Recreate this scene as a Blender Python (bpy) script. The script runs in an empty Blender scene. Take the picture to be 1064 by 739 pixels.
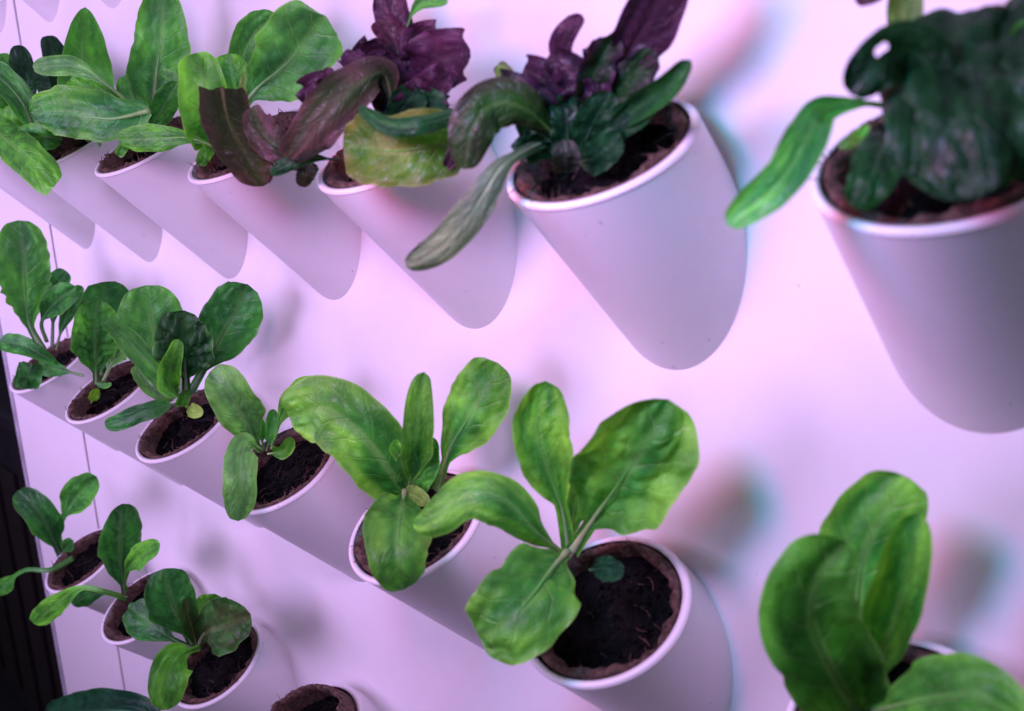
# A wall of slanted white planter tubes with young lettuces, lit by a small cluster of coloured grow lamps.
# Units: metres.  The wall is the plane y = 0, the viewer stands at y < 0, x runs along the wall, z is up.
import bpy, bmesh, math, random
from mathutils import Vector, Matrix, noise

S = 0.17                       # spacing of the tubes along a row
DROP = 1.5211 * S              # spacing of the rows
R_OUT, WALL_T = 0.2939 * S, 0.024 * S
LEN = 0.5041 * S
ALPHA = 0.7763                 # slant of the tube axis above horizontal
BETA = 1.0775                  # direction the cut mouth faces
AX = Vector((0, -math.cos(ALPHA), math.sin(ALPHA)))
NM = Vector((0, -math.cos(BETA), math.sin(BETA)))
E1 = Vector((1, 0, 0)); E2 = E1.cross(AX)

scene = bpy.context.scene
col = scene.collection

# ------------------------------------------------------------------ scene helpers
def link(o, parent=None):
    col.objects.link(o)
    if parent is not None: o.parent = parent
    return o

def tag(o, label=None, cat=None, group=None, kind=None):
    if label: o['label'] = label
    if cat: o['category'] = cat
    if group: o['group'] = group
    if kind: o['kind'] = kind
    return o

def mesh_obj(name, verts, faces, mat, parent=None, smooth=True):
    me = bpy.data.meshes.new(name)
    me.from_pydata([tuple(v) for v in verts], [], faces)
    if smooth: me.polygons.foreach_set('use_smooth', [True] * len(me.polygons))
    me.materials.append(mat)
    me.update()
    return link(bpy.data.objects.new(name, me), parent)

def empty(name, loc):
    o = bpy.data.objects.new(name, None); o.empty_display_size = 0.02
    o.location = loc
    return link(o)

def base_of(row, x):
    return Vector((x * S, 0, -(row - 1) * DROP))

# ------------------------------------------------------------------ materials
class NT:
    def __init__(s, name):
        s.m = bpy.data.materials.new(name); s.m.use_nodes = True
        s.t = s.m.node_tree; s.b = s.t.nodes['Principled BSDF']; s.out = s.t.nodes['Material Output']
    def n(s, kind, **kw):
        nd = s.t.nodes.new(kind)
        for k, v in kw.items():
            if k.startswith('i_'): nd.inputs[k[2:].replace('_', ' ')].default_value = v
            else: setattr(nd, k, v)
        return nd
    def l(s, a, b): s.t.links.new(a, b)
    def math(s, op, a, b=None, c=None, clamp=False):
        nd = s.t.nodes.new('ShaderNodeMath'); nd.operation = op; nd.use_clamp = clamp
        for i, v in enumerate((a, b, c)):
            if v is None: continue
            if isinstance(v, (int, float)): nd.inputs[i].default_value = v
            else: s.l(v, nd.inputs[i])
        return nd.outputs[0]
    def step(s, x, lo, hi, a=0.0, b=1.0):
        nd = s.t.nodes.new('ShaderNodeMapRange'); nd.interpolation_type = 'SMOOTHSTEP'
        s.l(x, nd.inputs[0])
        for i, v in enumerate((lo, hi, a, b)): nd.inputs[i + 1].default_value = v
        return nd.outputs[0]
    def mix(s, fac, a, b, mode='MIX'):
        nd = s.t.nodes.new('ShaderNodeMix'); nd.data_type = 'RGBA'; nd.blend_type = mode
        for sock, v in ((nd.inputs[0], fac), (nd.inputs[6], a), (nd.inputs[7], b)):
            if isinstance(v, (int, float)): sock.default_value = v
            elif isinstance(v, tuple): sock.default_value = (*v, 1) if len(v) == 3 else v
            else: s.l(v, sock)
        return nd.outputs[2]
    def noise(s, vec, scale, detail=4, rough=.55, dist=0):
        nd = s.n('ShaderNodeTexNoise', i_Scale=scale, i_Detail=detail, i_Roughness=rough, i_Distortion=dist)
        if vec is not None: s.l(vec, nd.inputs['Vector'])
        return nd.outputs[0]
    def bump(s, h, strength, dist=.001, normal=None):
        nd = s.n('ShaderNodeBump', i_Strength=strength, i_Distance=dist)
        s.l(h, nd.inputs['Height'])
        if normal: s.l(normal, nd.inputs['Normal'])
        return nd.outputs[0]

def obj_co(t): return t.n('ShaderNodeTexCoord').outputs['Object']
def geo_co(t): return t.n('ShaderNodeNewGeometry').outputs['Position']

def white_plastic(name, base, rough, dirt):
    t = NT(name); co = geo_co(t)
    a = t.noise(co, 9, 5, .6); sp = t.noise(co, 230, 2, .5)
    c = t.mix(t.step(a, .35, .7), base, tuple(v * .93 for v in base))
    c = t.mix(t.step(sp, .742, .785, 0, dirt), c, (.10, .07, .06))
    t.l(c, t.b.inputs['Base Color'])
    t.l(t.step(a, .3, .7, rough - .06, rough + .1), t.b.inputs['Roughness'])
    t.b.inputs['IOR'].default_value = 1.45
    t.l(t.bump(t.noise(co, 60, 3, .5), .05, .002), t.b.inputs['Normal'])
    return t.m

M_TUBE = white_plastic('white_tube_plastic', (.76, .755, .75), .42, .5)
M_RIM = white_plastic('white_rim_plastic', (.76, .74, .745), .55, .6)
M_WALL = white_plastic('white_wall_panel', (.79, .785, .78), .5, .45)

def soil_mat():
    t = NT('potting_soil'); co = geo_co(t)
    a = t.noise(co, 420, 6, .7); b = t.noise(co, 1500, 3, .6); f = t.noise(co, 700, 1, .4)
    c = t.mix(t.step(a, .35, .7), (.0010, .0010, .0013), (.0070, .0060, .0060))
    c = t.mix(t.step(f, .70, .76, 0, .4), c, (.10, .075, .065))
    t.l(c, t.b.inputs['Base Color']); t.b.inputs['Roughness'].default_value = .95
    t.b.inputs['Specular IOR Level'].default_value = .2
    h = t.math('ADD', a, t.math('MULTIPLY', b, .4))
    t.l(t.bump(h, .9, .003), t.b.inputs['Normal'])
    return t.m
M_SOIL = soil_mat()

def peat_mat():
    t = NT('pressed_peat_fibre'); co = geo_co(t)
    a = t.noise(co, 260, 6, .7, .6); b = t.noise(co, 900, 4, .7, 1.5)
    c = t.mix(t.step(a, .3, .72), (.060, .036, .031), (.28, .175, .135))
    c = t.mix(t.step(b, .60, .72, 0, .6), c, (.36, .22, .17))
    t.l(c, t.b.inputs['Base Color']); t.b.inputs['Roughness'].default_value = .95
    t.b.inputs['Specular IOR Level'].default_value = .155
    t.l(t.bump(t.math('ADD', a, b), .9, .003), t.b.inputs['Normal'])
    return t.m
M_PEAT = peat_mat()

def leaf_mat():
    t = NT('lettuce_blade')
    at = t.n('ShaderNodeAttribute', attribute_name='col').outputs['Color']
    vn = t.n('ShaderNodeAttribute', attribute_name='vn')        # x: |across|, y: vein phase, z: along
    sep = t.n('ShaderNodeSeparateXYZ'); t.l(vn.outputs['Vector'], sep.inputs[0])
    a, ph, v = sep.outputs
    co = obj_co(t)
    w = t.noise(co, 55, 3, .55)
    p = t.math('ADD', ph, t.math('MULTIPLY', t.math('SUBTRACT', w, .5), .55))
    tri = t.math('ABSOLUTE', t.math('SUBTRACT', t.math('FRACT', p), .5))        # .5 on a side vein, 0 between
    line = t.math('MULTIPLY', t.step(tri, .425, .5), t.step(a, .15, .85, 1, .25))
    p2 = t.math('ADD', t.math('MULTIPLY', p, 3.0), t.math('MULTIPLY', a, 5.0))
    tri2 = t.math('ABSOLUTE', t.math('SUBTRACT', t.math('FRACT', p2), .5))
    vor = t.n('ShaderNodeTexVoronoi', feature='DISTANCE_TO_EDGE', i_Scale=210.0); 
    dis = t.n('ShaderNodeMix', data_type='VECTOR'); 
    t.l(co, vor.inputs['Vector'])
    net = t.step(vor.outputs['Distance'], 0.0, .10, 1, 0)
    rib = t.step(a, .03, .16, 1, 0)
    big = t.noise(co, 28, 3, .5); fine = t.noise(co, 160, 4, .6)
    c = t.mix(t.step(big, .32, .68), t.mix(1.0, at, (.66, .70, .74), 'MULTIPLY'), t.mix(1.0, at, (1.30, 1.22, 1.12), 'MULTIPLY'))
    c = t.mix(t.step(fine, .40, .75, 0, .35), c, t.mix(1.0, c, (.55, .62, .6), 'MULTIPLY'))
    lum = t.n('ShaderNodeSeparateColor'); t.l(at, lum.inputs[0])
    pale = t.mix(t.step(lum.outputs[1], .02, .20, .02, .45), t.mix(1.0, at, (2.1, 1.75, 1.8), 'MULTIPLY'), (.30, .36, .18))
    c = t.mix(t.math('MULTIPLY', line, .30), c, pale)
    c = t.mix(t.math('MULTIPLY', net, .10), c, pale)
    c = t.mix(t.math('MULTIPLY', rib, t.step(v, .35, 1.0, .65, .15)), c, pale)
    c = t.mix(t.step(a, .92, 1.0, 0, .55), c, pale)                                # the thin pale margin
    t.l(c, t.b.inputs['Base Color'])
    t.l(t.step(fine, .3, .7, .36, .52), t.b.inputs['Roughness'])
    t.l(t.step(lum.outputs[1], .02, .16, .30, .40), t.b.inputs['Specular IOR Level'])
    h = t.math('ADD', t.math('MULTIPLY', line, -.7), t.math('ADD', t.math('MULTIPLY', net, -.16), t.math('MULTIPLY', t.noise(co, 120, 3, .5), .45)))
    nrm = t.bump(h, .55, .0016)
    t.l(nrm, t.b.inputs['Normal'])
    tr = t.n('ShaderNodeBsdfTranslucent'); t.l(t.mix(1.0, c, (1.5, 1.6, .8), 'MULTIPLY'), tr.inputs['Color']); t.l(nrm, tr.inputs['Normal'])
    mx = t.n('ShaderNodeMixShader'); mx.inputs[0].default_value = .30
    t.l(t.b.outputs[0], mx.inputs[1]); t.l(tr.outputs[0], mx.inputs[2]); t.l(mx.outputs[0], t.out.inputs['Surface'])
    return t.m
M_LEAF = leaf_mat()

def rib_mat():
    t = NT('leaf_midrib')
    at = t.n('ShaderNodeAttribute', attribute_name='col').outputs['Color']
    c = t.mix(t.step(t.noise(obj_co(t), 120, 3), .35, .65), t.mix(1.0, at, (.8, .82, .8), 'MULTIPLY'), at)
    t.l(c, t.b.inputs['Base Color']); t.b.inputs['Roughness'].default_value = .42
    t.b.inputs['Subsurface Weight'].default_value = .0
    return t.m
M_RIB = rib_mat()

def plain(name, c, rough=.7, scale=20, amount=.4):
    t = NT(name); a = t.noise(geo_co(t), scale, 5, .6)
    t.l(t.mix(t.step(a, .3, .7), tuple(v * (1 - amount) for v in c), c), t.b.inputs['Base Color'])
    t.b.inputs['Roughness'].default_value = rough
    t.l(t.bump(a, .2, .004), t.b.inputs['Normal'])
    return t.m
M_SEAM = plain('dark_seam', (.10, .065, .06), .8)
M_TRIM = plain('grey_edge_trim', (.50, .50, .56), .45)
M_DARK = plain('dark_room_wall', (.012, .013, .022), .8, 3)
M_FLOOR = plain('dark_room_floor', (.010, .010, .014), .7, 5)
M_CRATE = plain('dark_crate_plastic', (.016, .013, .022), .6, 12)
M_CRATE2 = plain('dark_crate_slats', (.016, .009, .010), .7, 30)

# ------------------------------------------------------------------ boxes
def box(name, lo, hi, mat, parent=None, bevel=0.0):
    bm = bmesh.new()
    bmesh.ops.create_cube(bm, size=1)
    for v in bm.verts:
        v.co = Vector([lo[i] + (v.co[i] + .5) * (hi[i] - lo[i]) for i in range(3)])
    if bevel: bmesh.ops.bevel(bm, geom=list(bm.edges), offset=bevel, segments=2, affect='EDGES', profile=.5)
    me = bpy.data.meshes.new(name); bm.to_mesh(me); bm.free(); me.materials.append(mat)
    return link(bpy.data.objects.new(name, me), parent)

# ------------------------------------------------------------------ the wall
XS, XE = -6.6083 * S, -8.2476 * S
ZT, ZB = 3.2 * S, -9.0 * S
main_panel = box('wall_panel', (XS + .0035, 0, ZB), (4.5 * S, .05, ZT), M_WALL, bevel=.001)
tag(main_panel, 'large smooth white wall panel carrying all the slanted tubes', 'wall panel')
side_panel = box('wall_panel', (XE + .010, 0, ZB), (XS - .0035, .05, ZT), M_WALL, bevel=.001)
tag(side_panel, 'narrow white wall panel at the far edge beside the dark room, without tubes', 'wall panel')
box('edge_trim', (XE, -.003, ZB), (XE + .0095, .052, ZT), M_TRIM, side_panel, bevel=.0015)
box('seam_strip', (XS - .0034, .003, ZB), (XS + .0034, .045, ZT), M_SEAM, side_panel)

# ------------------------------------------------------------------ the dark room beyond the wall's edge
fl = box('floor', (-9, -4, ZB - .06), (4, 6, ZB), M_FLOOR); tag(fl, kind='structure')
bw = box('room_wall', (-9.1, -4, ZB), (-9.0, 6, 4), M_DARK); tag(bw, kind='structure')
bw2 = box('room_wall', (-9, 3.0, ZB), (XE + .4, 3.1, 4), M_DARK); tag(bw2, kind='structure')
crate = empty('storage_crate', (-2.35, .55, ZB))
tag(crate, 'dark storage crate standing in the unlit room beyond the wall edge', 'crate')
box('body', (-.40, -.35, .0), (.36, .35, .92), M_CRATE, crate, bevel=.012)
box('lid', (-.42, -.37, .921), (.38, .37, .97), M_CRATE, crate, bevel=.012)
for k in range(5):
    box('slat', (-.36 + k * .145, -.362, .08), (-.26 + k * .145, -.351, .80), M_CRATE2, crate, bevel=.003)

# ------------------------------------------------------------------ planter tubes
def cyl(theta, rad): return E1 * (rad * math.cos(theta)) + E2 * (rad * math.sin(theta))
def t_mouth(theta, rad):
    c = cyl(theta, rad)
    return (AX * LEN - c).dot(NM) / AX.dot(NM)
def t_wall(theta, rad, y=0.0):
    return (y - cyl(theta, rad).y) / AX.y

NS = 72
def rings_mesh(rings, close=False):
    verts, faces = [], []
    for r in rings: verts += r
    for i in range(len(rings) - (0 if close else 1)):
        j = (i + 1) % len(rings)
        for k in range(NS):
            k2 = (k + 1) % NS
            faces.append((i * NS + k, i * NS + k2, j * NS + k2, j * NS + k))
    return verts, faces

def ring(rad, fn): return [cyl(2 * math.pi * k / NS, rad) + AX * fn(2 * math.pi * k / NS) for k in range(NS)]

def build_tube_meshes():
    lip = .013 * S
    ro, ri = R_OUT, R_OUT - WALL_T
    rs = []
    for f in (0, .2, .4, .6, .8, 1):
        rs.append(ring(ro, lambda th, f=f: t_wall(th, ro, .003) * (1 - f) + (t_mouth(th, ro) - lip) * f))
    v, fc = rings_mesh(rs)
    # rim: rounded lip from outside to inside, then the bore
    rr = []
    rr.append(ring(ro - .0003, lambda th: t_mouth(th, ro) - lip - .001))
    rr.append(ring(ro + .0004, lambda th: t_mouth(th, ro) - lip + .0004))
    rr.append(ring(ro + .0004, lambda th: t_mouth(th, ro) - .0022))
    for a in (20, 45, 70, 90):
        rr.append(ring(ro + .0004 - .002 * (1 - math.cos(math.radians(a))), lambda th, a=a: t_mouth(th, ro) - .0022 * (1 - math.sin(math.radians(a)))))
    for a in (90, 60, 30, 0):
        rr.append(ring(ri + .002 * (1 - math.sin(math.radians(a))), lambda th, a=a: t_mouth(th, ri) - .0022 * (1 - math.sin(math.radians(a)))))
    rr.append(ring(ri, lambda th: t_mouth(th, ri) - .28 * S))
    v2, fc2 = rings_mesh(rr)
    return (v, fc), (v2, fc2)

(tv, tf), (rv, rf) = build_tube_meshes()

ROWNAME = {0: 'uppermost row', 1: 'top row', 2: 'middle row', 3: 'lower row', 4: 'bottom row'}
WHO = {
 (0,-7): 'farthest tube end showing at the very top corner above the seam',
 (0,-6): 'second tube end hanging in from the top edge, right of the panel seam',
 (0,-5): 'last tube end hanging in from the top edge, above the tall pointed leaf',
 (1,0): 'holding the large drooping dark lettuce', (1,-1): 'holding the purple lettuce with a hanging leaf',
 (1,-2): 'holding the wine red and green lettuce', (1,-3): 'holding the lettuce with a square ended leaf',
 (1,-4): 'holding the lettuce with one tall upright leaf', (1,-5): 'holding the lettuce with a folded pointed leaf',
 (1,-6): 'outermost of its row at the panel seam',
 (2,0): 'holding the lettuce with a dark cupped leaf', (2,-1): 'holding the bright lettuce with a round leaf',
 (2,-2): 'holding the bright lettuce with a tongue leaf over the rim', (2,-3): 'holding the small pale lettuce',
 (2,-4): 'holding the dark crinkled round leaved lettuce', (2,-5): 'holding the lettuce with a tiny lime sprout',
 (2,-6): 'holding the tall scalloped lettuce at the seam',
 (3,-3): 'holding the bare peat pot without a plant', (3,-4): 'holding the bronze tinted lettuce',
 (3,-5): 'holding the seedling with a club shaped upright leaf', (3,-6): 'holding the two eared seedling at the wall edge',
 (4,-6): 'mostly hidden under the dark leaf',
}
SITES = sorted(WHO, key=lambda k: (k[0], -k[1]))
first = None
for key in SITES:
    row, x = key
    lab = f'white slanted {ROWNAME[row]} tube, {WHO[key]}'
    if row == 0: lab = 'white tube, ' + WHO[key]
    if first is None:
        root = mesh_obj('planter_tube', tv, tf, M_TUBE)
        rim = mesh_obj('rim', rv, rf, M_RIM, root)
        first = (root, rim)
    else:
        root = first[0].copy(); col.objects.link(root)
        rim = first[1].copy(); col.objects.link(rim); rim.parent = root
    root.location = base_of(row, x)
    tag(root, lab, 'planter tube', 'white planter tubes slanting out of the wall')

# ------------------------------------------------------------------ peat pots with soil
def build_pot(row, x, label, raise_=0.0, depth=.085):
    rnd = random.Random(row * 31 + x * 7 + 5)
    root = empty('peat_pot', base_of(row, x))
    tag(root, label, 'peat pot', 'brown peat pots set in the planter tubes')
    off = Vector((rnd.uniform(0, 50), rnd.uniform(0, 50), rnd.uniform(0, 50)))
    ro = R_OUT - WALL_T - .0010; ri = ro - .034 * S
    if raise_: ro -= .001
    def edge(th, rad, amp=.024):
        d = Vector((math.cos(th), math.sin(th), 0)) * 2.2
        n1 = noise.noise(d + off); n2 = noise.noise(d * 4.5 + off); n3 = noise.noise(d * 14 + off)
        return t_mouth(th, rad) + raise_ * S + (.004 + amp * (n1 + .6 * n2 + .45 * n3)) * S
    N2 = 144
    def rg(radf, tf_):
        out = []
        for k in range(N2):
            th = 2 * math.pi * k / N2; rad = radf(th)
            out.append(cyl(th, rad) + AX * tf_(th, rad))
        return out
    def wob(r0, a): return lambda th: r0 + a * S * noise.noise(Vector((math.cos(th) * 5, math.sin(th) * 5, 3)) + off)
    rs = [rg(wob(ro, 0), lambda th, r: t_mouth(th, r) - .2 * S)]
    for f in (.1, .03):
        rs.append(rg(wob(ro, .0), lambda th, r, f=f: edge(th, r) - f * S))
    rs.append(rg(wob(ro - .004 * S, .004), lambda th, r: edge(th, r) - .006 * S))
    rs.append(rg(wob((ro * .72 + ri * .28), .006), lambda th, r: edge(th, r)))
    rs.append(rg(wob((ro * .3 + ri * .7), .016), lambda th, r: edge(th, r) - .002 * S))
    rs.append(rg(wob(ri, .022), lambda th, r: edge(th, r) - .012 * S))
    for f in (.04, .08, .16):
        rs.append(rg(wob(ri, .022), lambda th, r, f=f: t_mouth(th, r) + raise_ * S - f * S))
    V, F = [], []
    for r in rs: V += r
    for i in range(len(rs) - 1):
        for k in range(N2):
            k2 = (k + 1) % N2
            F.append((i * N2 + k, i * N2 + k2, (i + 1) * N2 + k2, (i + 1) * N2 + k))
    # loose fibres sticking out of the torn edge
    for _ in range(60):
        th = rnd.uniform(0, 2 * math.pi); rad = rnd.uniform(ri, ro)
        p = cyl(th, rad) + AX * (edge(th, rad) - .002 * S)
        d = (AX * rnd.uniform(.1, 1) + cyl(th, 1) * rnd.uniform(-.9, .9) + Vector([rnd.uniform(-.6, .6) for _ in range(3)])).normalized()
        ln = rnd.uniform(.012, .05) * S; wv = .0022 * S
        sd = d.cross(Vector((.3, .5, .8))).normalized() * wv; b2 = d.cross(sd).normalized() * wv
        q = p + d * ln * .55; e = p + d * ln + Vector([rnd.uniform(-.3, .3) for _ in range(3)]) * ln
        i0 = len(V)
        V += [p + sd, p - sd * .5 + b2, p - sd * .5 - b2, q + sd * .7, q - sd * .4 + b2 * .7, q - sd * .4 - b2 * .7, e]
        for a in range(3):
            b = (a + 1) % 3
            F.append((i0 + a, i0 + b, i0 + 3 + b, i0 + 3 + a)); F.append((i0 + 3 + a, i0 + 3 + b, i0 + 6))
    mesh_obj('pot_wall', V, F, M_PEAT, root)
    # soil surface
    V, F = [], []
    nr = 20
    for i in range(nr + 1):
        rad = (ri + .003 * S) * (i / nr)
        for k in range(NS):
            th = 2 * math.pi * k / NS + i * .3
            c = cyl(th, rad)
            q = c * 60 + off
            h = noise.noise(q * .9) * .022 + noise.noise(q * 3.2) * .013 + noise.noise(q * 8.0) * .008
            V.append(c + AX * (t_mouth(th, rad) + raise_ * S + (-depth + h * 1.2 + .012 * (1 - i / nr)) * S))
    for i in range(nr):
        for k in range(NS):
            k2 = (k + 1) % NS
            F.append((i * NS + k, i * NS + k2, (i + 1) * NS + k2, (i + 1) * NS + k))
    for _ in range(300):       # crumbs of soil
        rad = ri * math.sqrt(rnd.random()) * .96; th = rnd.uniform(0, 2 * math.pi)
        c = cyl(th, rad) + AX * (t_mouth(th, rad) + raise_ * S + (-depth + .008) * S)
        r0 = rnd.uniform(.004, .017) * S; i0 = len(V)
        pts = [Vector(v) * r0 * rnd.uniform(.6, 1.2) for v in ((1,0,0),(-1,0,0),(0,1,0),(0,-1,0),(0,0,1),(0,0,-1))]
        V += [c + q for q in pts]
        for a in (0, 1):
            for b in (2, 3):
                for d in (4, 5): F.append((i0 + a, i0 + b, i0 + d))
    n_soil = len(F)
    # short dry root threads lying on the soil
    for _ in range(9):
        rad = ri * math.sqrt(rnd.random()) * .8; th = rnd.uniform(0, 2 * math.pi)
        p = cyl(th, rad) + AX * (t_mouth(th, rad) + raise_ * S + (-depth + .014) * S)
        d = Vector([rnd.uniform(-1, 1) for _ in range(3)]); d -= NM * d.dot(NM) * .8; d.normalize()
        w = .0016 * S; ln = rnd.uniform(.04, .12) * S
        prev = None
        for j in range(6):
            sd = d.cross(NM).normalized() * w; up = NM * w
            i0 = len(V); V += [p + sd, p + up, p - sd, p - up]
            if prev is not None:
                for a in range(4):
                    b = (a + 1) % 4; F.append((prev + a, prev + b, i0 + b, i0 + a))
            prev = i0
            p = p + d * ln / 5 + NM * .002 * S * rnd.uniform(-1, 1.4)
            d = (d + Vector([rnd.uniform(-.45, .45) for _ in range(3)])).normalized()
    soil = mesh_obj('soil', V, F, M_SOIL, root)
    soil.data.materials.append(M_PEAT)
    for q in range(n_soil, len(F)): soil.data.polygons[q].material_index = 1
    return root

POTS = {
 (1,0): 'brown peat pot under the large drooping dark lettuce, top row',
 (1,-1): 'brown peat pot under the purple lettuce with a long hanging leaf',
 (1,-2): 'brown peat pot almost hidden under the wine red and green lettuce',
 (1,-3): 'brown peat pot below the lettuce with the square ended leaf',
 (1,-4): 'brown peat pot below the lettuce with one tall upright leaf',
 (1,-5): 'brown peat pot shaded by the lettuce with a tall folded pointed leaf',
 (1,-6): 'brown peat pot outermost in the top row at the panel seam',
 (2,0): 'brown peat pot behind the big blurred lettuce with a dark cupped leaf',
 (2,-1): 'brown peat pot with wide open dark soil beside a round seedling leaf',
 (2,-2): 'brown peat pot with ragged fibres under the bright tongue leaf',
 (2,-3): 'brown peat pot with open dark soil beside the small pale lettuce',
 (2,-4): 'brown peat pot with crumbly soil under the dark crinkled lettuce',
 (2,-5): 'brown peat pot with a tiny lime sprout in its soil',
 (2,-6): 'brown peat pot under the tall scalloped lettuce at the seam',
 (3,-3): 'bare brown peat pot without a plant, standing out of its tube',
 (3,-4): 'brown peat pot under the bronze tinted lettuce',
 (3,-5): 'brown peat pot under the seedling with a club shaped upright leaf',
 (3,-6): 'brown peat pot under the two eared seedling at the wall edge',
 (4,-6): 'brown peat pot hidden under the dark leaf at the bottom edge',
}
for key, lab in POTS.items():
    if key == (3,-3): build_pot(*key, lab, raise_=.10, depth=.16)
    else: build_pot(*key, lab)

# ------------------------------------------------------------------ lettuces
# colour kinds: (middle of the blade, margin, midrib)
KIND = {
 'bright': ((.058, .345, .040), (.185, .540, .050), (.56, .66, .34)),
 'bright2': ((.050, .325, .040), (.165, .520, .050), (.56, .66, .34)),
 'bright3': ((0.0483, 0.3492, 0.0672), (0.1369, 0.501, 0.0449), (.22, .46, .12)),
 'pale':    ((.220, .450, .080), (.270, .500, .090), (.46, .58, .24)),
 'pale2':   ((0.1087, 0.3947, 0.0971), (0.1708, 0.5314, 0.0897), (.32, .48, .20)),
 'lime':    ((.160, .480, .030), (.200, .520, .040), (.40, .58, .18)),
 'lime2':   ((.120, .330, .030), (.070, .040, .060), (.34, .48, .16)),
 'stem':    ((.200, .330, .110), (.120, .240, .060), (.30, .42, .18)),
 'mid':     ((0.0493, 0.299, 0.0565), (0.0942, 0.4433, 0.049), (.28, .44, .20)),
 'mid2':    ((0.0776, 0.4064, 0.0452), (0.1467, 0.565, 0.0452), (.24, .42, .12)),
 'dark':    ((0.0246, 0.1863, 0.0444), (0.0405, 0.2633, 0.041), (.30, .42, .24)),
 'dark2':   ((0.0294, 0.233, 0.0444), (0.054, 0.3343, 0.041), (.22, .36, .16)),
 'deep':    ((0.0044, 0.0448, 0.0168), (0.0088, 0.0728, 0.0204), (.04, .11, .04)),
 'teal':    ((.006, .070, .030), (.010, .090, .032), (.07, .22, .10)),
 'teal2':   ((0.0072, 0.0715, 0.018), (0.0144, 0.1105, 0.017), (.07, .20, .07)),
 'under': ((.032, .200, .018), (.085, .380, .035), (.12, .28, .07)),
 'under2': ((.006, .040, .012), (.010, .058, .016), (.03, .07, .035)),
 'bronze':  ((0.0504, 0.091, 0.0264), (0.024, 0.1625, 0.0264), (.46, .50, .30)),
 'purple': ((.036, .015, .034), (.056, .018, .048), (.24, .18, .20)),
 'purple2': ((0.0578, 0.0288, 0.0416), (0.0935, 0.0256, 0.0576), (.15, .11, .12)),
 'pinkpurple': ((.036, .070, .024), (.110, .050, .062), (.14, .12, .06)),
 'purplegreen': ((0.013, 0.0546, 0.0169), (0.0442, 0.0143, 0.0442), (.20, .22, .13)),
 'purplegreen2': ((.015, .085, .008), (.026, .036, .016), (.08, .17, .035)),
 'brown':   ((.022, .036, .009), (.036, .020, .015), (.08, .08, .03)),
 'greenred': ((.050, .230, .014), (.100, .150, .022), (.11, .26, .03)),
 'greyg':   ((.040, .058, .042), (.050, .062, .050), (.11, .15, .10)),
 'silver':  ((.20, .33, .17), (.014, .050, .012), (.34, .42, .24)),
 'crinkle': ((0.009, 0.0783, 0.021), (0.045, 0.2025, 0.0473), (.36, .46, .30)),
}

def crom(P, u):
    n = len(P) - 1
    x = min(max(u, 0), 1) * n; i = min(int(x), n - 1); f = x - i
    p1, p2 = P[i], P[i + 1]
    p0 = P[i - 1] if i > 0 else p1 * 2 - p2
    p3 = P[i + 2] if i + 2 <= n else p2 * 2 - p1
    return .5 * ((2 * p1) + (p2 - p0) * f + (2 * p0 - 5 * p1 + 4 * p2 - p3) * f * f + (3 * p1 - p0 - 3 * p2 + p3) * f ** 3)

def width_at(v, t0, k, n, pet):
    s = (v - t0) / (1 - t0)
    w = 0.0
    if t0 <= .015:
        if s > 0: w = max(0.0, 1 - abs(2 * min(s, 1) ** k - 1) ** n) ** (1 / n)
    elif s > 0:
        m = min(.8, .5 ** (1 / k) + .07)
        if s < m:
            x = s / m
            w = (x * x * (3 - 2 * x)) ** .8
        else:
            x = min(1.0, (s - m) / (1 - m)); w = max(0.0, 1 - x ** n) ** (1 / n)
    if v < .9: w = max(w, pet * (1.25 - .6 * v))
    return w

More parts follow.
